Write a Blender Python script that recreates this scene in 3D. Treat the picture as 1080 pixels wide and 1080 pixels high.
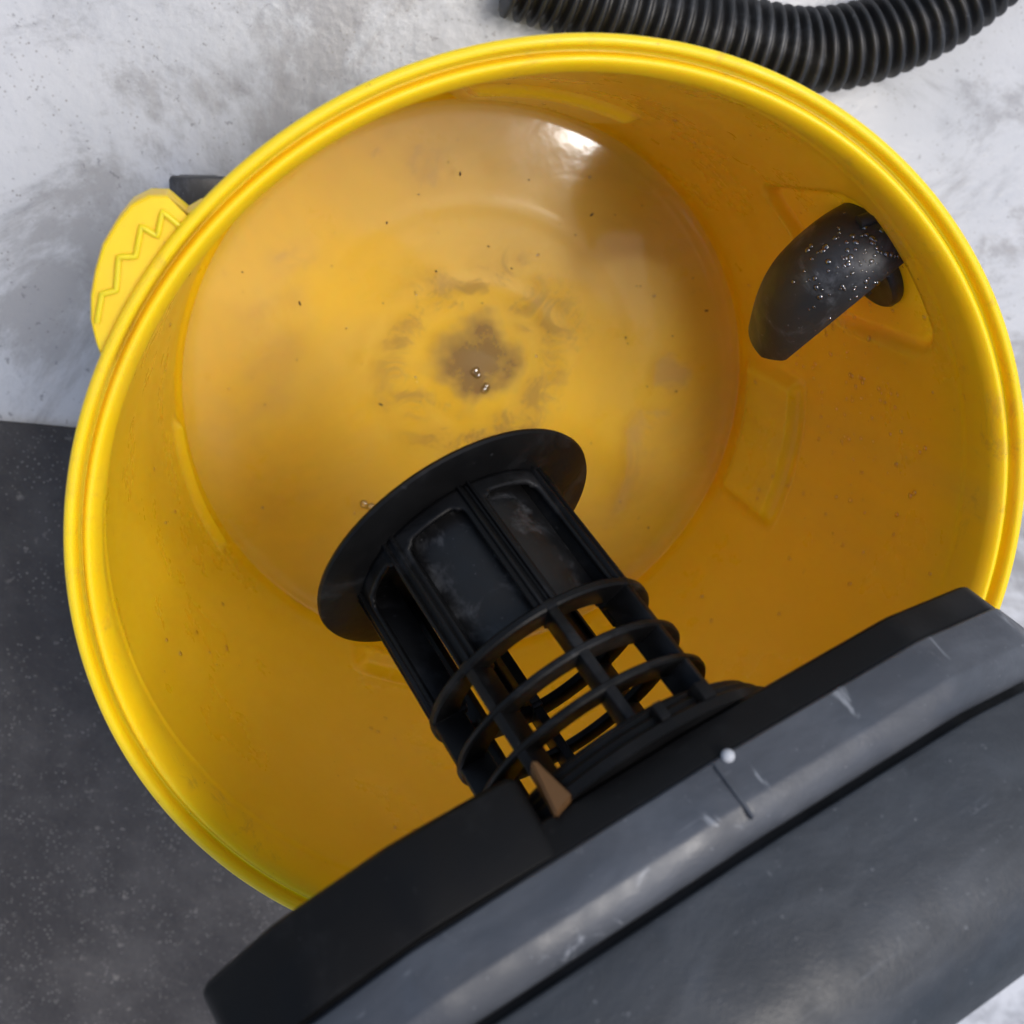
import bpy, bmesh, math, random
import numpy as np
from mathutils import Vector, Matrix, Euler
from mathutils.bvhtree import BVHTree
random.seed(4)
for o in list(bpy.data.objects): bpy.data.objects.remove(o)
SC = bpy.context.scene
COL = SC.collection
R = math.radians

# ---------------------------------------------------------------- camera
cam_d = bpy.data.cameras.new('camera')
cam = bpy.data.objects.new('camera', cam_d); COL.objects.link(cam)
cam.location = (-.1252, .2049, .7619)
cam.rotation_euler = (-.3526, -.1964, 0)
cam_d.sensor_width = 36; cam_d.lens = 1400/1080*36
cam_d.clip_start = .01; cam_d.clip_end = 200
cam_d.dof.use_dof = True; cam_d.dof.focus_distance = .60; cam_d.dof.aperture_fstop = 10
SC.camera = cam

# ---------------------------------------------------------------- sky, sun, exposure
SUN_EL, SUN_AZ = 69, 34            # elevation, azimuth from +X towards +Y
W = bpy.data.worlds.new('World'); SC.world = W; W.use_nodes = True
nt = W.node_tree
sky = nt.nodes.new('ShaderNodeTexSky'); sky.sky_type = 'NISHITA'; sky.sun_disc = False
sky.sun_elevation = R(SUN_EL); sky.sun_rotation = R(90-SUN_AZ)
sky.air_density = 1.0; sky.dust_density = 3.0; sky.ozone_density = .6
nt.links.new(sky.outputs[0], nt.nodes['Background'].inputs[0])
nt.nodes['Background'].inputs[1].default_value = .15
sd = bpy.data.lights.new('sun', 'SUN'); sd.energy = 1.3; sd.angle = R(24); sd.color = (1, .95, .87)
sun = bpy.data.objects.new('sun', sd); COL.objects.link(sun)
sv = Vector((math.cos(R(SUN_EL))*math.cos(R(SUN_AZ)), math.cos(R(SUN_EL))*math.sin(R(SUN_AZ)), math.sin(R(SUN_EL))))
sun.rotation_euler = sv.to_track_quat('Z', 'Y').to_euler()
# the small work lamp over the drum whose reflection is the bright glint in the water
ld = bpy.data.lights.new('work_lamp', 'AREA'); ld.shape = 'RECTANGLE'; ld.size = .12; ld.size_y = .055; ld.energy = 1.8; ld.color = (1, .98, .95)
lamp = bpy.data.objects.new('work_lamp', ld); COL.objects.link(lamp); LP = Vector((.405, .050, 1.25))
lz = (LP-Vector((.06, .12, 0))).normalized(); lx = Vector((.90, -.43, 0)); lx = (lx-lx.dot(lz)*lz).normalized(); ly = lz.cross(lx)
lamp.matrix_world = Matrix(((lx.x, ly.x, lz.x, LP.x), (lx.y, ly.y, lz.y, LP.y), (lx.z, ly.z, lz.z, LP.z), (0, 0, 0, 1)))
SC.view_settings.view_transform = 'Standard'; SC.view_settings.look = 'None'
SC.view_settings.exposure = .26; SC.view_settings.gamma = 1
SC.render.engine = 'CYCLES'
SC.cycles.max_bounces = 8; SC.cycles.diffuse_bounces = 5; SC.cycles.transparent_max_bounces = 8

# ---------------------------------------------------------------- node helpers
class NG:
    def __init__(s, name):
        s.m = bpy.data.materials.new(name); s.m.use_nodes = True
        s.t = s.m.node_tree; s.b = s.t.nodes['Principled BSDF']; s.out = s.t.nodes['Material Output']
        s.co = s.t.nodes.new('ShaderNodeTexCoord').outputs['Object']
    def n(s, typ, **k):
        n = s.t.nodes.new(typ)
        for a, v in k.items(): setattr(n, a, v)
        return n
    def put(s, sock, v):
        if isinstance(v, bpy.types.NodeSocket): s.t.links.new(v, sock)
        else: sock.default_value = v
    def noise(s, scale, detail=4, rough=.55, vec=None, dist=0):
        n = s.n('ShaderNodeTexNoise'); s.put(n.inputs['Vector'], vec if vec is not None else s.co)
        n.inputs['Scale'].default_value = scale; n.inputs['Detail'].default_value = detail
        n.inputs['Roughness'].default_value = rough; n.inputs['Distortion'].default_value = dist
        return n.outputs['Fac']
    def scale(s, v, xyz):
        n = s.n('ShaderNodeMapping'); s.put(n.inputs[0], v); n.inputs['Scale'].default_value = xyz; return n.outputs[0]
    def math(s, op, a, b=0., c=0., clamp=False):
        n = s.n('ShaderNodeMath', operation=op); n.use_clamp = clamp
        s.put(n.inputs[0], a); s.put(n.inputs[1], b); s.put(n.inputs[2], c); return n.outputs[0]
    def remap(s, v, a, b, c=0., d=1.):
        n = s.n('ShaderNodeMapRange'); n.interpolation_type = 'SMOOTHSTEP'
        s.put(n.inputs[0], v)
        for i, q in enumerate((a, b, c, d)): s.put(n.inputs[i+1], q)
        return n.outputs[0]
    def mix(s, f, a, b):
        n = s.n('ShaderNodeMix', data_type='RGBA')
        s.put(n.inputs['Factor'], f)
        for nm, q in (('A', a), ('B', b)):
            sock = [i for i in n.inputs if i.name == nm and i.type == 'RGBA'][0]
            s.put(sock, q if isinstance(q, bpy.types.NodeSocket) else (*q, 1))
        return [o for o in n.outputs if o.type == 'RGBA'][0]
    def bump(s, h, strength=.3, dist=.001, normal=None):
        n = s.n('ShaderNodeBump'); s.put(n.inputs['Height'], h)
        n.inputs['Strength'].default_value = strength; n.inputs['Distance'].default_value = dist
        if normal is not None: s.put(n.inputs['Normal'], normal)
        return n.outputs[0]
    def set(s, **k):
        names = dict(color='Base Color', rough='Roughness', metal='Metallic', normal='Normal', coat='Coat Weight',
                     coat_rough='Coat Roughness', spec='Specular IOR Level', ior='IOR', trans='Transmission Weight', alpha='Alpha')
        for a, v in k.items():
            if a == 'color' and not isinstance(v, bpy.types.NodeSocket): v = (*v, 1)
            s.put(s.b.inputs[names[a]], v)
        return s.m

def yellow(name, wet=True):
    g = NG(name)
    big = g.noise(7, 5, .6); fine = g.noise(60, 6, .65)
    streak = g.noise(9, 5, .6, g.scale(g.co, (1, 1, .12)), .6)
    c = g.mix(g.remap(big, .35, .7), (.83, .545, .006), (.87, .580, .011))
    c = g.mix(g.math('MULTIPLY', g.remap(streak, .55, .75), .28), c, (.62, .44, .06))      # dried splash film
    c = g.mix(g.math('MULTIPLY', g.remap(fine, .66, .76), .35), c, (.30, .19, .04))        # grime freckles
    if not wet:
        c = g.mix(g.math('MULTIPLY', g.remap(g.noise(34, 7, .75, None, .8), .54, .72), .45), c, (.42, .27, .05))
        c = g.mix(g.remap(g.noise(420, 3, .6), .70, .78, 0, .7), c, (.16, .10, .03))
    r = g.remap(g.noise(22, 5, .6), .3, .7, .24, .42) if wet else g.remap(g.noise(40, 5), .3, .7, .34, .5)
    h = g.math('ADD', g.math('MULTIPLY', g.noise(260, 3), .25), g.noise(26, 3))
    g.b.inputs['Subsurface Weight'].default_value = .55; g.b.inputs['Subsurface Radius'].default_value = (1., .50, .05); g.b.inputs['Subsurface Scale'].default_value = .012
    return g.set(color=c, rough=r, normal=g.bump(h, .22, .0009), coat=.10 if wet else 0., coat_rough=.12, spec=.4)

def black(name, base=.012, rough=(.3, .5), dust=.25, scale=1., dustcol=(.12, .125, .135), spec=.5):
    g = NG(name)
    sm = g.noise(28*scale, 6, .68, None, .5)
    c = g.mix(g.math('MULTIPLY', g.remap(sm, .50, .72), dust), (base, base, base*1.06), dustcol)
    c = g.mix(g.remap(g.noise(260*scale, 2), .70, .76, 0, .5*min(dust*2, 1)), c, dustcol)
    r = g.remap(g.noise(45*scale, 5), .3, .7, rough[0], rough[1])
    h = g.math('ADD', g.math('MULTIPLY', g.noise(520, 2), .35), g.noise(60, 4))
    return g.set(spec=spec, color=c, rough=r, normal=g.bump(h, .25, .0005))

M = {}
M['yellow'] = yellow('yellow_plastic_wet')
M['yellow_dry'] = yellow('yellow_plastic_rim', False)
M['cage'] = black('black_cage_plastic', .003, (.34, .55), .10, spec=.17)
M['cup'] = black('black_cup_plastic', .006, (.3, .5), .35, 2.2, spec=.3)
M['skirt'] = black('black_skirt_plastic', .003, (.42, .6), .05, spec=.14)
M['elbow'] = black('black_elbow_plastic', .022, (.34, .50), .5, 1.3, (.16, .165, .18))
M['rubber'] = black('black_hose_rubber', .014, (.4, .6), .4)
M['brass'] = NG('tan_worn_plastic').set(color=(.10, .045, .010), rough=.6)

g = NG('grey_housing_plastic')
sc = g.noise(16, 6, .65, g.scale(g.co, (1, 1, 2.5)), .4)
c = g.mix(g.remap(sc, .35, .7), (.036, .041, .051), (.064, .071, .085))
c = g.mix(g.remap(g.noise(70, 5, .7, g.scale(g.co, (1, 1, .35)), 1.), .62, .74, 0, .6), c, (.30, .32, .35))
c = g.mix(g.remap(g.noise(60, 3, .6, g.scale(g.co, (.12, 3.5, 3.5)), .3), .68, .76, 0, .35), c, (.22, .235, .26))
c = g.mix(g.remap(g.noise(480, 3, .6), .68, .76, 0, .5), c, (.25, .26, .28))
M['housing'] = g.set(color=c, rough=g.remap(g.noise(50, 4), .3, .7, .38, .6), normal=g.bump(g.math('ADD', g.noise(90, 5), g.math('MULTIPLY', g.noise(700, 3), .5)), .4, .0006))

g = NG('dark_cover_plastic')
c = g.mix(g.remap(g.noise(13, 6, .65, g.scale(g.co, (1, 1, 2.5)), .6), .35, .7), (.022, .026, .032), (.046, .052, .061))
c = g.mix(g.remap(g.noise(55, 4, .65, g.scale(g.co, (.15, 3., 3.)), .4), .66, .76, 0, .4), c, (.15, .16, .18))
c = g.mix(g.remap(g.noise(420, 3, .6), .66, .76, 0, .5), c, (.20, .21, .23))
M['cover'] = g.set(color=c, rough=g.remap(g.noise(50, 4), .3, .7, .42, .65), spec=.35, normal=g.bump(g.math('ADD', g.noise(90, 5), g.math('MULTIPLY', g.noise(700, 3), .6)), .45, .0007))

g = NG('pale_wet_concrete')
c = g.mix(g.remap(g.noise(2.3, 6, .6), .35, .68), (.42, .44, .47), (.55, .56, .58))
c = g.mix(g.remap(g.noise(11, 7, .7, None, 1.), .50, .70, 0, .75), c, (.22, .225, .24))
c = g.mix(g.remap(g.noise(3.1, 8, .72, g.scale(g.co, (-1, -1, 1)), 1.4), .50, .60, 0, .5), c, (.17, .16, .155))
c = g.mix(g.remap(g.noise(190, 3), .66, .74, 0, .6), c, (.16, .16, .17))
vo = g.n('ShaderNodeTexVoronoi'); g.put(vo.inputs['Vector'], g.co); vo.inputs['Scale'].default_value = 260
c = g.mix(g.math('MULTIPLY', g.remap(vo.outputs['Distance'], .0, .28, 1., 0.), g.remap(g.noise(40, 3), .45, .65)), c, (.22, .21, .20))
M['floor'] = g.set(color=c, rough=g.remap(g.noise(6, 5), .4, .65, .25, .75), normal=g.bump(g.noise(120, 6), .5, .001))

g = NG('floor_shade_dark')  # dark colour stands in for shade on the floor
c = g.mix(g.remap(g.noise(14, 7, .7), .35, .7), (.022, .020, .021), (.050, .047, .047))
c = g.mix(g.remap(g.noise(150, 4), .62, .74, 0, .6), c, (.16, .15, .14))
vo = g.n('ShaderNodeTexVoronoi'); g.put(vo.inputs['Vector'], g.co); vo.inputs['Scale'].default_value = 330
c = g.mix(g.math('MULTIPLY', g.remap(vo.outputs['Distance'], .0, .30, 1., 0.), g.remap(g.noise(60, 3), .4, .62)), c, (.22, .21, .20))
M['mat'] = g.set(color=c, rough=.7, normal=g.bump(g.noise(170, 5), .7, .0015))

# ---------------------------------------------------------------- object helpers
def empty(name, mat=None, label=None, cat=None, group=None):
    o = bpy.data.objects.new(name, None); COL.objects.link(o); o.empty_display_size = .02
    if mat is not None: o.matrix_world = mat
    tag(o, label, cat, group); return o
def tag(o, label=None, cat=None, group=None, kind=None):
    for k, v in (('label', label), ('category', cat), ('group', group), ('kind', kind)):
        if v: o[k] = v
    return o
def link(name, me, mat, parent=None, smooth=True, angle=40):
    if smooth:
        for p in me.polygons: p.use_smooth = True
        if angle: me.set_sharp_from_angle(angle=R(angle))
    o = bpy.data.objects.new(name, me); COL.objects.link(o)
    if mat: me.materials.append(mat)
    if parent is not None: o.parent = parent
    return o
def from_bm(name, bm, mat, parent=None, smooth=True, angle=40):
    bmesh.ops.recalc_face_normals(bm, faces=bm.faces)
    me = bpy.data.meshes.new(name); bm.to_mesh(me); bm.free()
    return link(name, me, mat, parent, smooth, angle)
def pyd(name, v, f, mat, parent=None, smooth=True, angle=40, fix=True):
    bm = bmesh.new(); vs = [bm.verts.new(p) for p in v]
    for q in f:
        try: bm.faces.new([vs[i] for i in q])
        except ValueError: pass
    if fix: return from_bm(name, bm, mat, parent, smooth, angle)
    me = bpy.data.meshes.new(name); bm.to_mesh(me); bm.free(); return link(name, me, mat, parent, smooth, angle)
def lathe(name, prof, mat, parent=None, seg=96, a0=0., a1=2*math.pi, closed=False, angle=40):
    """prof = list of (r, z)"""
    full = abs(a1-a0-2*math.pi) < 1e-6; na = seg if full else seg+1
    v = []; f = []
    for i in range(na):
        a = a0+(a1-a0)*i/seg
        for r, z in prof: v.append((r*math.cos(a), r*math.sin(a), z))
    m = len(prof)
    for i in range(seg):
        j = (i+1) % na
        for k in range(m if closed else m-1):
            l = (k+1) % m; f.append((i*m+k, j*m+k, j*m+l, i*m+l))
    if closed and not full: f += [tuple(range(m)), tuple((na-1)*m+k for k in range(m))[::-1]]
    return pyd(name, v, f, mat, parent, True, angle)
def spline(pts, n):
    P = [Vector(p) for p in pts]; P = [P[0]*2-P[1]]+P+[P[-1]*2-P[-2]]; out = []
    segs = len(P)-3
    for i in range(n+1):
        t = i/n*segs; k = min(int(t), segs-1); t -= k
        a, b, c, d = P[k:k+4]
        out.append(.5*((2*b)+(-a+c)*t+(2*a-5*b+4*c-d)*t*t+(-a+3*b-3*c+d)*t**3))
    return out
def sweep(path, rad, seg=32, up=Vector((0, 0, 1)), cap=False):
    bm = bmesh.new(); rings = []; n = len(path); ref = up
    for i, p in enumerate(path):
        t = (path[min(i+1, n-1)]-path[max(i-1, 0)]).normalized()
        x = (ref-ref.dot(t)*t).normalized(); y = t.cross(x); ref = x
        rr = rad(i/(n-1)) if callable(rad) else rad
        rings.append([bm.verts.new(p+rr*(math.cos(a)*x+math.sin(a)*y)) for a in (2*math.pi*k/seg for k in range(seg))])
    for A, B in zip(rings, rings[1:]):
        for k in range(seg): bm.faces.new((A[k], A[(k+1) % seg], B[(k+1) % seg], B[k]))
    if cap: bm.faces.new(rings[0][::-1]); bm.faces.new(rings[-1])
    return bm
def box_bm(lo, hi, bev=0., segs=2, bm=None, mat=None):
    own = bm is None
    b = bmesh.new()
    bmesh.ops.create_cube(b, size=1)
    for v in b.verts:
        v.co = Vector([lo[i]+(v.co[i]+.5)*(hi[i]-lo[i]) for i in range(3)])
    if bev: bmesh.ops.bevel(b, geom=list(b.edges), offset=bev, segments=segs, affect='EDGES', profile=.5)
    if mat is not None: bmesh.ops.transform(b, matrix=mat, verts=b.verts)
    if own: return b
    me = bpy.data.meshes.new('t'); b.to_mesh(me); b.free(); bm.from_mesh(me); bpy.data.meshes.remove(me); return bm
def prism(name, poly, levels, mat, parent=None, bev=.0015, angle=35, corner=.012):
    """poly = (x, y) outline; levels = [(z, inset)], stacked sections closed at both ends"""
    # round the corners
    pts = []
    n = len(poly)
    for i in range(n):
        a, b, c = (Vector(poly[(i+k) % n]) for k in (-1, 0, 1))
        d1 = (a-b); d2 = (c-b); r = min(corner, d1.length*.4, d2.length*.4)
        p, q = b+d1.normalized()*r, b+d2.normalized()*r
        for k in range(5):
            t = k/4; pts.append((1-t)**2*p+2*t*(1-t)*b+t*t*q)
    m = len(pts); nor = []
    for i in range(m):
        t = pts[(i+1) % m]-pts[i-1]; nor.append(Vector((t.y, -t.x)).normalized())
    area = sum(pts[i].x*pts[(i+1) % m].y-pts[(i+1) % m].x*pts[i].y for i in range(m))
    sgn = 1 if area > 0 else -1
    bm = bmesh.new(); rings = []
    for z, ins in levels:
        rings.append([bm.verts.new((*(pts[i]-nor[i]*ins*sgn), z)) for i in range(m)])
    for A, B in zip(rings, rings[1:]):
        for k in range(m): bm.faces.new((A[k], A[(k+1) % m], B[(k+1) % m], B[k]))
    caps = [bm.faces.new(rings[0][::-1]), bm.faces.new(rings[-1])]
    bm.normal_update()
    if bev:
        es = [e for e in bm.edges if len(e.link_faces) == 2 and e.calc_face_angle(0) > R(30)]
        bmesh.ops.bevel(bm, geom=es, offset=bev, segments=2, affect='EDGES', profile=.5)
    bmesh.ops.triangulate(bm, faces=[q for q in bm.faces if len(q.verts) > 4])
    return from_bm(name, bm, mat, parent, True, angle)
def sm(x, a, b):
    t = np.clip((x-a)/(b-a), 0, 1); return t*t*(3-2*t)

GZ = -.045       # ground level (the drum stands on casters)
# ---------------------------------------------------------------- the setting
me = bpy.data.meshes.new('floor')
me.from_pydata([(-9, -9, GZ), (9, -9, GZ), (9, 9, GZ), (-9, 9, GZ)], [], [(0, 1, 2, 3)])
tag(link('floor', me, M['floor'], smooth=False), kind='structure')

# dark sheet standing in for the floor's shade at the drum's lower left
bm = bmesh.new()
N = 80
def shade_z(x, y): return GZ+.006+.0012*math.sin(x*31+y*17)*math.sin(y*23)
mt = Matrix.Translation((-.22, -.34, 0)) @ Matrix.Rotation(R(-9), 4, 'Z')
grid = [[bm.verts.new(mt @ Vector(((i/N-.5)*.62, (j/N-.5)*.62, shade_z(i/N*.62, j/N*.62)))) for j in range(N+1)] for i in range(N+1)]
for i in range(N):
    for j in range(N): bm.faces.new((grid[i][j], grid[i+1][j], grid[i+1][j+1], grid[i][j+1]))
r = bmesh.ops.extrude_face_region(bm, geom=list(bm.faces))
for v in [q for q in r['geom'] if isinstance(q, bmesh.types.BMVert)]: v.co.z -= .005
shade_obj = from_bm('floor_shade', bm, M['mat'])
tag(shade_obj, 'dark grey rough sheet standing in for floor shade by the lower left edge of the yellow drum', 'mat')

# ---------------------------------------------------------------- the drum
drum = empty('vacuum_drum', None, 'round yellow plastic vacuum drum with dirty water in its bottom', 'vacuum drum')
prof = []   # inner profile (r, z) from the centre outwards and up
for r_ in np.linspace(.0, .020, 8): prof.append((r_, .0035*(1-(r_/.022)**2) if r_ < .022 else 0))
for r_ in np.linspace(.024, .1565, 40):
    prof.append((r_, .0004*math.exp(-((r_-.062)/.004)**2)+.0004*math.exp(-((r_-.108)/.004)**2)))
for k in range(1, 13):
    a = k/12*R(83); prof.append((.1572+.0135*math.sin(a), .016*(1-math.cos(a))))
z0 = prof[-1][1]; r0 = prof[-1][0]
for z in np.linspace(z0, .236, 74)[1:]: prof.append((r0+(z-z0)/(.236-z0)*(.1880-r0), z))
prof += [(.1632, .2385), (.1640, .2405), (.1662, .2415), (.1682, .2425), (.1694, .2440), (.1800, .262), (.1838, .2655), (.1856, .2672), (.1876, .2678), (.1896, .2670), (.1904, .2652),
         (.1908, .2632), (.1916, .2622), (.1928, .2622), (.1936, .2632), (.1940, .2665), (.1948, .2690), (.1964, .2702), (.1990, .2702), (.2010, .2694), (.2018, .2675), (.2019, .2600), (.2012, .2520)]
n_in = len(prof)
prof = [(.2019-(.2019-r_)*.62 if z > .261 else .1880+(r_-.1632)*.14 if z > .237 else r_, z) for r_, z in prof]
# outside, going down
prof += [(.1985, .2505), (.1965, .249), (.1955, .240), (.1955, .232), (.1940, .230), (.1930, .228)]
for z in np.linspace(.215, .01, 24): prof.append((.1790+(z/.22)*.0140, z))
prof += [(.168, -.004), (.155, -.010), (.10, -.010), (.0001, -.010)]
seg = 400; v = []; f = []
for i in range(seg):
    a = 2*math.pi*i/seg
    for k, (r_, z) in enumerate(prof):
        rr, zz = r_, z
        if 1 < k < n_in-18:
            for ac, zt_, dp_ in ((-9, .085, .0070), (80, .098, .0055), (195, .030, .0055), (258, .050, .0055)):       # caster housings pushed into the drum
                d = abs((math.degrees(a)-ac+180) % 360-180)
                wa = 1-sm(d, 12.5, 15.0)
                top = 1-sm(z, zt_-.0035, zt_+.0005)
                rr -= dp_*wa*top*sm(z, .014, .030)
            d = abs((math.degrees(a)-33+180) % 360-180)   # sunk panel round the inlet
            q_ = math.hypot(max(d-7.5, 0)/6.5, max(abs(z-.178)-.030, 0)/.022)
            rr += .0048*float(1-sm(q_, .72, 1.0))
            rr += .0006*math.sin(3*a+z*20)*sm(z, .02, .1)
        v.append((rr*math.cos(a), rr*math.sin(a), zz))
m = len(prof)
for i in range(seg):
    j = (i+1) % seg
    for k in range(m-1):
        f.append((i*m+k, j*m+k, j*m+k+1, i*m+k+1))
me = bpy.data.meshes.new('drum_shell'); me.from_pydata(v, [], f)
bm = bmesh.new(); bm.from_mesh(me); bmesh.ops.remove_doubles(bm, verts=bm.verts, dist=1e-5)
shell = from_bm('drum_shell', bm, M['yellow'], drum, True, 60)
shell.data.materials.append(M['yellow_dry'])
for p in shell.data.polygons:
    if p.center.z > .2427 and p.center.xy.length > .183: p.material_index = 1
# BVH of the drum for placing drops
bm = bmesh.new(); bm.from_mesh(shell.data); DRUM = BVHTree.FromBMesh(bm); bm.free()

# latch lug on the upper left of the rim, with its zigzag rib
lp = [(-.1400, .1440), (-.1455, .1410), (-.1516, .1477), (-.1580, .1480), (-.1645, .1450), (-.1700, .1390), (-.1755, .1310), (-.1790, .1220), (-.1815, .1130), (-.1825, .1040), (-.1815, .0960), (-.1800, .0900)]
v = []; f = []
sec = [(.2440, .0), (.2455, 1.0), (.2635, 1.0), (.2656, .9), (.2665, .74), (.2660, .60), (.2660, .0)]   # (z, how far out), thickness falls off at the edge
for x, y in lp:
    P_ = Vector((x, y)); r_ = P_.length; e_ = P_/r_; ri_ = .1990
    for z, t_ in sec:
        q_ = e_*(ri_+(r_-ri_)*(1 if t_ == 1. else 0) if t_ in (0., 1.) else r_-(1-t_)*.0035)
        v.append((q_.x, q_.y, z))
m = len(sec)
for i in range(len(lp)-1):
    for k in range(m-1): f.append((i*m+k, (i+1)*m+k, (i+1)*m+k+1, i*m+k+1))
f += [tuple(range(m)), tuple((len(lp)-1)*m+k for k in range(m))]
lug = pyd('latch_lug', v, f, M['yellow_dry'], drum, True, 40)
zz = [(-.1800, .1030), (-.1772, .1135), (-.1722, .1145), (-.1700, .1265), (-.1642, .1265), (-.1612, .1370), (-.1560, .1335), (-.1535, .1420), (-.1470, .1360)]
zp = []
for (xa, ya), (xb, yb) in zip(zz, zz[1:]):
    for k in range(8): t_ = k/8; zp.append(Vector((xa+(xb-xa)*t_, ya+(yb-ya)*t_, .2664)))
bm = sweep(zp, .0012, 10, cap=True)
from_bm('zigzag_rib', bm, M['yellow_dry'], lug)

# casters under the drum
def caster(ang, rad):
    T = Matrix.Translation((rad*math.cos(R(ang)), rad*math.sin(R(ang)), 0)) @ Matrix.Rotation(R(ang+35), 4, 'Z')
    bm = bmesh.new()
    box_bm((-.016, -.014, -.012), (.016, .014, -.004), .002, 2, bm)
    box_bm((-.010, -.012, -.036), (.012, -.009, -.010), .001, 2, bm)
    box_bm((-.010, .009, -.036), (.012, .012, -.010), .001, 2, bm)
    bmesh.ops.transform(bm, matrix=T, verts=bm.verts)
    c = from_bm('caster', bm, M['elbow'], drum)
    p = [(.004, -.007), (.015, -.007), (.0165, -.005), (.0168, 0), (.0165, .005), (.015, .007), (.004, .007)]
    wv = lathe('wheel', p, M['rubber'], c, 40)
    wv.matrix_local = T @ Matrix.Translation((0, 0, -.0282)) @ Matrix.Rotation(R(90), 4, 'X')
for a_, r_ in ((143, .186), (233, .168), (323, .168), (53, .168)): caster(a_, r_)

# inlet elbow on the right wall, a hood opening downwards
elb_path = spline([(.1670, .1170, .1930), (.1620, .1160, .1965), (.1530, .1120, .2020), (.1385, .1035, .2020), (.1305, .0870, .188), (.1345, .0630, .165), (.1430, .0380, .142)], 64)
bm = sweep(elb_path, lambda t: .0222+.0012*t-.0010*math.exp(-((t-.25)/.06)**2), 48)
# cut along the slanted mouth
A = Vector((.1275, .0548, .165)); B = Vector((.1440, .0905, .203)); vd = (cam.location-A).normalized()
nrm = (B-A).cross(vd).normalized()
inner_side = Vector((.1225, .0890, .188))
if (inner_side-A).dot(nrm) > 0: nrm = -nrm
geo = [e for e in bm.verts if (e.co-Vector((.1670, .1170, .1930))).length > .020]
gs = set(geo); ge = [e for e in bm.edges if all(v_ in gs for v_ in e.verts)]; gf = [q for q in bm.faces if all(v_ in gs for v_ in q.verts)]
bmesh.ops.bisect_plane(bm, geom=geo+ge+gf, plane_co=A+nrm*.0045, plane_no=nrm, clear_outer=True, clear_inner=False)
bmesh.ops.bisect_plane(bm, geom=list(bm.verts)+list(bm.edges)+list(bm.faces), plane_co=(.131, .0580, .165), plane_no=(-.10, -.80, -.58), clear_outer=True)
N1 = Vector((-.10, -.80, -.58)).normalized()
cr = A+nrm*.0045; cr = cr+N1*((Vector((.131, .0580, .165))-cr).dot(N1))
for w1, w2, dd in ((.5, .5, .0046), (.80, .30, .0022), (.30, .80, .0022)):
    N2 = (N1*w1+nrm*w2).normalized()
    bmesh.ops.bisect_plane(bm, geom=list(bm.verts)+list(bm.edges)+list(bm.faces), plane_co=cr-N2*dd, plane_no=N2, clear_outer=True)
bmesh.ops.recalc_face_normals(bm, faces=bm.faces)
elbow = from_bm('inlet_elbow', bm, M['elbow'], drum, True, 60)
md = elbow.modifiers.new('thick', 'SOLIDIFY'); md.thickness = .0022; md.offset = -1
md = elbow.modifiers.new('round', 'BEVEL'); md.width = .0006; md.segments = 2; md.limit_method = 'ANGLE'
ax = (Vector(elb_path[10])-Vector(elb_path[0])).normalized()
Tn = Matrix.Translation(Vector((.1560, .1030, .1860))) @ Vector((-.82, -.57, .05)).to_track_quat('Z', 'Y').to_matrix().to_4x4()
p = [(.0001, .0045), (.0250, .0045), (.0262, .003), (.0264, -.001), (.0258, -.003), (.0258, -.010), (.0001, -.010)]
col_ = lathe('inlet_nut', p, M['elbow'], elbow, 64); col_.matrix_local = Tn
bm = sweep(spline([(.1360, .1240, .2190), (.1430, .1260, .2185), (.1500, .1270, .216)], 12), .0030, 12, cap=True)
from_bm('inlet_lug', bm, M['elbow'], elbow)

# ---------------------------------------------------------------- the water
g = NG('dirty_shallow_water')
sep = g.n('ShaderNodeSeparateXYZ'); g.put(sep.inputs[0], g.co)
x = g.math('SUBTRACT', sep.outputs[0], .004); y = g.math('SUBTRACT', sep.outputs[1], .017)
wx = g.math('MULTIPLY', g.math('SUBTRACT', g.noise(24, 3, .6), .5), .052)
wy = g.math('MULTIPLY', g.math('SUBTRACT', g.noise(24, 3, .6, g.scale(g.co, (-1, -1, 1))), .5), .052)
x2 = g.math('ADD', x, wx); y2 = g.math('ADD', y, wy)
rad = g.math('SQRT', g.math('ADD', g.math('MULTIPLY', x2, x2), g.math('MULTIPLY', y2, y2)))
core = g.remap(rad, .017, .039, 1., 0.)
core = g.math('MULTIPLY', core, g.remap(g.noise(80, 5, .6), .2, .55, .55, 1.))
ring = g.math('MULTIPLY', g.math('MULTIPLY', g.remap(rad, .032, .042), g.remap(rad, .045, .085, 1., 0.)), g.remap(g.noise(42, 6, .7, None, 1.6), .36, .60))
band = g.math('MULTIPLY', g.math('MULTIPLY', g.remap(rad, .098, .112), g.remap(rad, .128, .142, 1., 0.)), g.remap(g.noise(16, 5, .65, None, 1.), .42, .66))
milk = g.remap(g.noise(7, 5, .6, None, .8), .30, .70, .10, .34)
f1 = g.math('MAXIMUM', milk, g.math('MULTIPLY', core, .72)); f1 = g.math('MAXIMUM', f1, g.math('MULTIPLY', ring, .5)); f1 = g.math('MAXIMUM', f1, g.math('MULTIPLY', band, .36))
colr = g.mix(g.math('MAXIMUM', core, g.math('MULTIPLY', ring, .8)), (.70, .56, .19), (.20, .14, .075))
colr = g.mix(g.math('MULTIPLY', band, .8), colr, (.42, .33, .24))
tr = g.n('ShaderNodeBsdfTransparent'); tr.inputs[0].default_value = (.97, .95, .90, 1)
di = g.n('ShaderNodeBsdfDiffuse'); g.put(di.inputs[0], colr)
m1 = g.n('ShaderNodeMixShader'); g.put(m1.inputs[0], f1); g.put(m1.inputs[1], tr.outputs[0]); g.put(m1.inputs[2], di.outputs[0])
gl = g.n('ShaderNodeBsdfGlossy'); gl.inputs['Roughness'].default_value = .085
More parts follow.
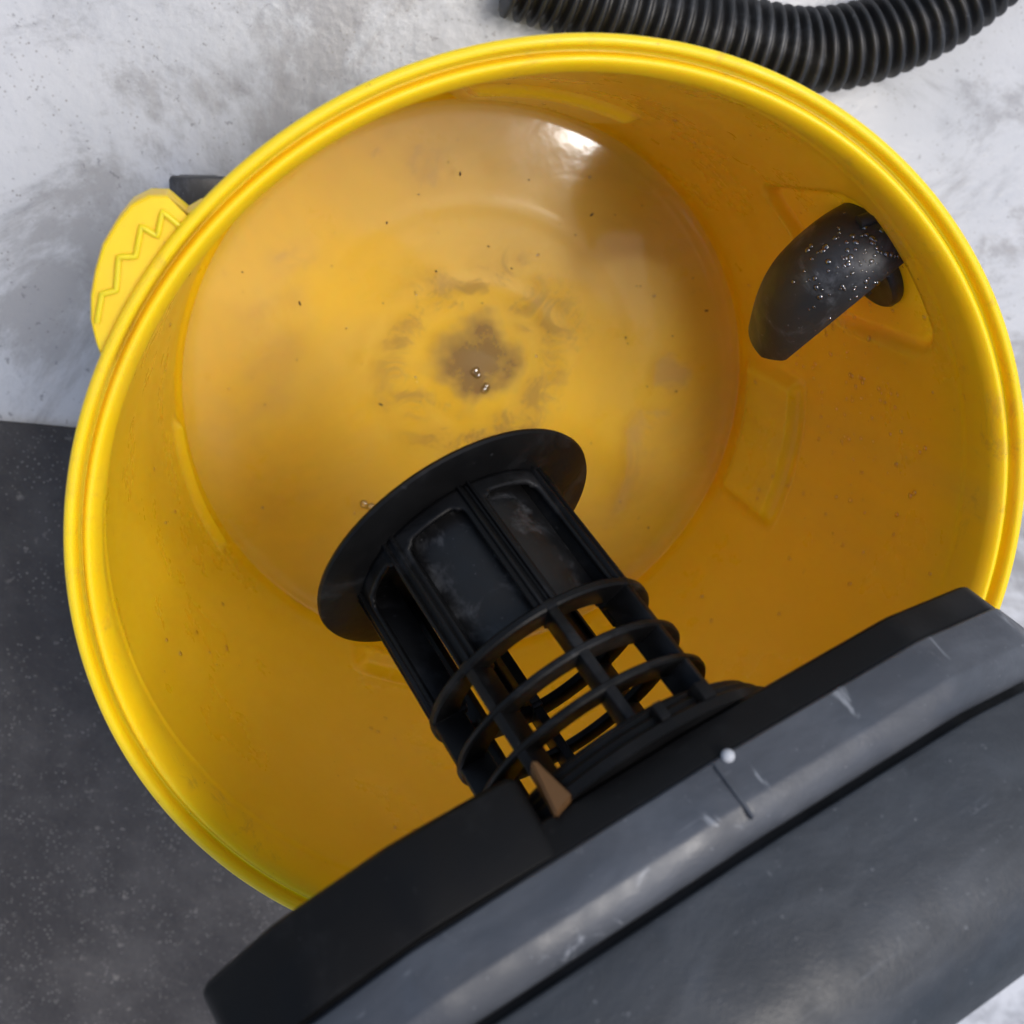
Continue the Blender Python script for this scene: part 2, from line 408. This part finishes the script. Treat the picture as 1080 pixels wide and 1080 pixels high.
nb = g.bump(g.math('ADD', g.noise(11, 2, .4), g.math('MULTIPLY', g.noise(48, 3, .5), .10)), .6, .0020)
g.put(gl.inputs['Normal'], nb)
fr = g.n('ShaderNodeFresnel'); fr.inputs[0].default_value = 1.33; g.put(fr.inputs['Normal'], nb)
m2 = g.n('ShaderNodeMixShader'); g.put(m2.inputs[0], fr.outputs[0]); g.put(m2.inputs[1], m1.outputs[0]); g.put(m2.inputs[2], gl.outputs[0])
g.t.links.new(m2.outputs[0], g.out.inputs['Surface'])
M['water'] = g.m
v = [(0, 0, .0092)]; f = []
rings = list(np.linspace(.004, .1630, 40))+[.1650, .1664]
for q, r_ in enumerate(rings):
    for i in range(192):
        a = 2*math.pi*i/192
        rr = r_
        z = .0092+(.0016 if q == len(rings)-1 else 0.0004 if q == len(rings)-2 else 0)
        v.append((rr*math.cos(a), rr*math.sin(a), z))
for i in range(192): f.append((0, 1+i, 1+(i+1) % 192))
for q in range(len(rings)-1):
    for i in range(192):
        j = (i+1) % 192; f.append((1+q*192+i, 1+q*192+j, 1+(q+1)*192+j, 1+(q+1)*192+i))
water = pyd('dirty_water', v, f, M['water'], None, True, None)
tag(water, 'shallow murky water with brown sediment lying in the bottom of the yellow drum', 'dirty water', kind='stuff')

# ---------------------------------------------------------------- motor head held over the drum
U = Vector((.91391637, .32936166, -.23722935)); Nn = Vector((-.12202588, .78035317, .61331771)); Ww = Vector((.38712601, -.53157298, .75336819))
C0 = Vector((-.02180436, -.03225949, .30281146))
MW = Matrix((( U.x, Nn.x, Ww.x, C0.x), (U.y, Nn.y, Ww.y, C0.y), (U.z, Nn.z, Ww.z, C0.z), (0, 0, 0, 1)))
head = empty('vacuum_motor_head', MW, 'black and grey vacuum motor head with its ribbed filter cage hanging into the drum', 'vacuum motor')
TH0, DTH = 2.3145, -.78967
ZF, Z1, Z2, Z3, ZB = -.0628, 0., .0208, .0375, .0526
def RC(z): return .05*(1+.46*z)
# inner cup (float housing) is the cage's own mesh
cup = lathe('filter_cage', [(.0375, ZF), (.0385, -.001), (.0400, -.001), (.0395, ZF)], M['cup'], head, 72, .05, 2.55, closed=True)
fl = lathe('flange', [(.0001, ZF-.0030), (.0500, ZF-.0034), (.0620, ZF-.0052), (.0640, ZF-.0046), (.0645, ZF-.0034), (.0640, ZF-.0022), (.0600, ZF-.0008), (.0500, ZF+.0006), (.0001, ZF+.0010)], M['cage'], cup, 128)
# window frames between the ribs, upper half
def frame_sector(k):
    a0 = TH0+DTH*k; na, nz = 28, 34; zlo, zhi = ZF+.0004, Z1-.0003
    wb, zb, zt, rc = .0052, .007, .0002, .0065
    span = abs(DTH)
    bm = bmesh.new(); g_ = {}
    aw = RC(-.03)*span
    us = np.linspace(0, aw, na+1); zs = np.linspace(zlo, zhi, nz+1)
    def inside(u_, z_):
        lo, hi = wb, aw-wb; bl, tp = zlo+zb, zhi-zt
        if not (lo < u_ < hi and bl < z_ < tp): return False
        for cu, sx in ((lo+rc, -1), (hi-rc, 1)):
            if (u_-cu)*sx > 0 and z_ < bl+rc and (u_-cu)**2+(z_-bl-rc)**2 > rc*rc: return False
        return True
    def vert(i, j):
        if (i, j) not in g_:
            a = a0+DTH*us[i]/aw; r_ = RC(zs[j])-.0030
            g_[i, j] = bm.verts.new((r_*math.cos(a), r_*math.sin(a), zs[j]))
        return g_[i, j]
    for i in range(na):
        for j in range(nz):
            if not inside((us[i]+us[i+1])/2, (zs[j]+zs[j+1])/2):
                bm.faces.new((vert(i, j), vert(i+1, j), vert(i+1, j+1), vert(i, j+1)))
    # smooth the stepped border
    bv = [q for q in bm.verts if q.is_boundary and .001 < (q.co.z-zlo) < (zhi-zlo)-.001]
    for _ in range(2): bmesh.ops.smooth_vert(bm, verts=bv, factor=.5, use_axis_x=True, use_axis_y=True, use_axis_z=True)
    o = from_bm('window_frame', bm, M['cage'], cup)
    m_ = o.modifiers.new('thick', 'SOLIDIFY'); m_.thickness = .0022; m_.offset = 0
    return o
for k in range(8): frame_sector(k)
# partition walls behind the frames (radial webs make each window a pocket)
def polar_box(bm, a, r0_, r1_, w_, z0_, z1_, bev=.0004):
    b = box_bm((r0_, -w_/2, z0_), (r1_, w_/2, z1_), bev, 2)
    # follow the cage's slight cone
    for q in b.verts: q.co.x += (RC(q.co.z)-.05)
    bmesh.ops.transform(b, matrix=Matrix.Rotation(a, 4, 'Z'), verts=b.verts)
    t = bpy.data.meshes.new('t'); b.to_mesh(t); b.free(); bm.from_mesh(t); bpy.data.meshes.remove(t)
for k in range(8):
    a = TH0+DTH*k; bm = bmesh.new()
    for s_ in (-1, 1): polar_box(bm, a+s_*.046, .0345, .0499, .0014, ZF, Z1)     # twin fins of the upper rib
    polar_box(bm, a, .0345, .0472, .0046, ZF, Z1)
    polar_box(bm, a, .0370, .0500, .0043, Z1-.0005, ZB+.003, .0009)              # single bar between the hoops
    polar_box(bm, a, .0350, .0505, .0048, Z1-.0020, Z1+.0022, .0008)
    from_bm('rib', bm, M['cage'], cup)
def hoop(z, w_=.0031, ri=.0388, ro=.0504):
    k = RC(z)-.05; h = w_/2
    p = [(ri+k, z-h+.0005), (ri+k+.0006, z-h), (ro+k-.0008, z-h), (ro+k, z-h+.0008), (ro+k, z+h-.0008), (ro+k-.0008, z+h), (ri+k+.0006, z+h), (ri+k, z+h-.0005)]
    return lathe('hoop', p, M['cage'], cup, 128, closed=True)
hoop(Z1, .0036, .0385); hoop(Z2); hoop(Z3); hoop(ZB+.0006, .003)
# the low inner guide under the cup and the float seen through the bars
lathe('float_seat', [(.0200, ZF), (.0200, ZF+.020), (.0150, ZF+.0235), (.0001, ZF+.0235)], M['cup'], cup, 64)

# stepped collar where the cage meets the head
lathe('collar', [(.0300, ZB+.0022), (.0575, ZB+.0022), (.0590, ZB+.0030), (.0592, ZB+.0050), (.0608, ZB+.0056), (.0618, ZB+.0066), (.0620, ZB+.0090),
                 (.0640, ZB+.0096), (.0650, ZB+.0106), (.0652, ZB+.0145), (.0300, ZB+.0150)], M['skirt'], head, 144)
# block left of the collar
prism('float_block', [(-.165, .030), (-.135, .050), (-.092, .0600), (-.0440, .0570), (-.0425, .020), (-.0425, -.060), (-.110, -.080), (-.160, -.030)],
      [(.0490, .0020), (.0510, 0), (.0800, 0)], M['skirt'], head, .0008, 35, .006)
# black skirt, grey flank, parting gap, top cover
OUT = [(-.175, .010), (-.150, .040), (-.100, .0560), (.0130, .0590), (.1050, .0500), (.1500, .0300), (.1900, -.030), (.165, -.095), (.060, -.125), (-.080, -.125), (-.165, -.080)]
prism('skirt', OUT, [(.0672, .004), (.0685, .0022), (.0795, .0006), (.0815, .0006)], M['skirt'], head, .0006, 35, .004)
prism('housing', OUT, [(.0812, .0005), (.0822, -.0012), (.0990, -.0018), (.1040, .0010), (.1075, .0052), (.1090, .0075)], M['housing'], head, .0008, 35, .004)
prism('parting_gap', OUT, [(.1085, .0100), (.1130, .0105)], M['skirt'], head, .0, 35, .004)
prism('top_cover', OUT, [(.1125, .0060), (.1140, .0050), (.150, .0060), (.170, .0150), (.182, .0300), (.188, .050)], M['cover'], head, .001, 30, .010)
# small tan tab between the block and the collar, worn through to the plastic
bm = bmesh.new()
vs = [bm.verts.new(q) for q in ((-.0345, .0530, .0480), (-.0365, .0530, .0480), (-.0405, .0590, .0700), (-.0320, .0590, .0670), (-.0345, .044, .0480), (-.0365, .044, .0480), (-.0405, .044, .0700), (-.0320, .044, .0670))]
for q in ((0, 1, 2, 3), (4, 7, 6, 5), (0, 4, 5, 1), (1, 5, 6, 2), (2, 6, 7, 3), (3, 7, 4, 0)): bm.faces.new([vs[i] for i in q])
bmesh.ops.bevel(bm, geom=list(bm.edges), offset=.0008, segments=2, affect='EDGES')
tag(from_bm('wedge_tab', bm, M['brass'], head), 'tan brown wedge shaped tab')
# screw head at the corner of the flank
bm = bmesh.new(); bmesh.ops.create_uvsphere(bm, u_segments=20, v_segments=12, radius=.0024)
bmesh.ops.transform(bm, matrix=Matrix.Translation((.0190, .0600, .0830)), verts=bm.verts)
tag(from_bm('white_stud', bm, NG('white_plastic').set(color=(.36, .38, .41), rough=.6), head), 'small white stud')
bm = bmesh.new(); box_bm((.0125, .0585, .0835), (.0138, .0618, .1045), .0005, 2, bm)
from_bm('flank_seam', bm, M['housing'], head)
for sx, sy, sz, ny in ((-.060, .0562, .0950, 1), (.0720, .0515, .0955, 1)):
    sc_ = lathe('screw', [(.0001, -.0006), (.0012, -.0006), (.0015, .0002), (.0030, .0002), (.0034, -.0002), (.0034, -.002)], M['skirt'], head, 24)
    sc_.matrix_local = Matrix.Translation((sx, sy, sz)) @ Vector((0, 1, .05)).to_track_quat('Z', 'Y').to_matrix().to_4x4()
# clip recess bits on the collar
for a_, w_ in ((1.15, .006), (1.45, .004)):
    bm = bmesh.new(); b = box_bm((.060, -w_/2, ZB+.0035), (.0660, w_/2, ZB+.0105), .0006, 2)
    bmesh.ops.transform(b, matrix=Matrix.Rotation(a_, 4, 'Z'), verts=b.verts)
    bm.free(); from_bm('clip', b, M['skirt'], head)

# ---------------------------------------------------------------- the hose on the floor
hp = [Vector(p) for p in ((.03, .232, GZ+.026), (.10, .212, GZ+.026), (.165, .196, GZ+.026), (.213, .190, GZ+.026), (.262, .200, GZ+.026), (.310, .226, GZ+.026), (.375, .285, GZ+.026), (.46, .36, GZ+.026))]
L = 560
path = spline(hp, L)
acc = [0]
for a, b in zip(path, path[1:]): acc.append(acc[-1]+(b-a).length)
tot = acc[-1]
pitch = .0082
def hr(t):
    s_ = acc[min(int(t*L+.5), L)]/pitch*2*math.pi
    return .0215+.0034*math.tanh(2.2*math.sin(s_))
bm = sweep(path, hr, 40, cap=True)
hose = from_bm('corrugated_hose', bm, M['rubber'], None, True, 60)
tag(hose, 'black corrugated hose lying on the pale floor beyond the drum rim', 'hose')

# ---------------------------------------------------------------- drops and debris
g = NG('water_drop_surface')
trb = g.n('ShaderNodeBsdfTransparent'); glb = g.n('ShaderNodeBsdfGlossy'); glb.inputs['Roughness'].default_value = .09
frb = g.n('ShaderNodeFresnel'); frb.inputs[0].default_value = 1.45
mb = g.n('ShaderNodeMixShader'); g.put(mb.inputs[0], g.math('MULTIPLY_ADD', frb.outputs[0], 2.5, .10, clamp=True)); g.put(mb.inputs[1], trb.outputs[0]); g.put(mb.inputs[2], glb.outputs[0])
g.t.links.new(mb.outputs[0], g.out.inputs['Surface']); M['drop'] = g.m
def drops(name, placements, mat, label, cat, seg=10):
    bm = bmesh.new()
    for co, no, r_, flat in placements:
        b = bmesh.new(); bmesh.ops.create_icosphere(b, subdivisions=2, radius=r_)
        for q in b.verts: q.co.z *= flat
        q_ = no.to_track_quat('Z', 'Y').to_matrix().to_4x4()
        bmesh.ops.transform(b, matrix=Matrix.Translation(co) @ q_ @ Matrix.Rotation(random.random()*6, 4, 'Z') @ Matrix.Diagonal((1, random.uniform(.8, 1.25) if mat is M['drop'] else random.choice([.7, 1.3, 2.4]), 1, 1)), verts=b.verts)
        t = bpy.data.meshes.new('t'); b.to_mesh(t); b.free(); bm.from_mesh(t); bpy.data.meshes.remove(t)
    o = from_bm(name, bm, mat, None, True, None); tag(o, label, cat, kind='stuff'); return o
def cast(tree, target):
    o = cam.location; d = (Vector(target)-o).normalized(); return tree.ray_cast(o, d)
# on the elbow
bpy.context.view_layer.update()
dg = bpy.context.evaluated_depsgraph_get()
ev = elbow.evaluated_get(dg); me_ = ev.to_mesh(); bm = bmesh.new(); bm.from_mesh(me_); ELB = BVHTree.FromBMesh(bm); bm.free(); ev.to_mesh_clear()
pl_ = []
random.seed(9)
while len(pl_) < 130:
    t = random.random()
    c_ = Vector(elb_path[int(6+t*34)]) + Vector((random.uniform(-.016, .016), random.uniform(-.016, .016), random.uniform(-.004, .01)))
    h = cast(ELB, c_)
    if h[0] is None: continue
    nn = h[1] if h[1].dot(cam.location-h[0]) > 0 else -h[1]
    pl_.append((h[0], nn, random.choice([.0005, .0006, .0008, .0010, .0013]), .6))
drops('elbow_droplets', pl_, M['drop'], 'small water beads on the black inlet elbow', 'water drops')
pl_ = []
def wallpt(az, z):
    d = Vector((math.cos(az), math.sin(az), 0)); h = DRUM.ray_cast(Vector((0, 0, z)), d)
    return h
while len(pl_) < 330:
    if random.random() < .7: az = R(random.gauss(8, 11)); z = random.gauss(.145, .035)
    else: az = random.uniform(0, 6.28); z = random.uniform(.03, .235)
    if not .02 < z < .236: continue
    h = wallpt(az, z)
    if h[0] is None: continue
    nn = h[1] if h[1].dot(-h[0]*Vector((1, 1, 0))) > 0 else -h[1]
    pl_.append((h[0], nn, random.choice([.0004, .0005, .0006, .0008, .0012, .0015]), .5))
drops('wall_droplets', pl_, M['drop'], 'fine water droplets on the yellow inner wall of the drum', 'water drops')
pl_ = []
for _ in range(26):
    a = random.uniform(0, 6.28); r_ = .155*math.sqrt(random.random()); pl_.append((Vector((r_*math.cos(a), r_*math.sin(a), .0093)), Vector((0, 0, 1)), random.uniform(.0004, .0010), .9))
for q in ((.0025, .0125, .0098), (.004, .010, .0094), (.008, .001, .0094), (.009, .003, .0094), (-.062, -.068, .0094), (-.066, -.066, .0094)):
    pl_.append((Vector(q), Vector((0, 0, 1)), .0024, .6))  # larger beads added where the water should glint
drops('glint_bubbles', pl_, M['drop'], 'tiny bubbles added for glints on the murky water', 'bubbles')
pl_ = []
for _ in range(75):
    a = random.uniform(0, 6.28); r_ = .15*math.sqrt(random.random())
    pl_.append((Vector((r_*math.cos(a), r_*math.sin(a), .0094)), Vector((random.uniform(-.3, .3), random.uniform(-.3, .3), 1)), random.choice([.0002, .0003, .0003, .0004, .0006]), .5))
drops('debris_specks', pl_, NG('dark_grit').set(color=(.03, .02, .012), rough=.8), 'dark grit specks floating on the murky water', 'grit')
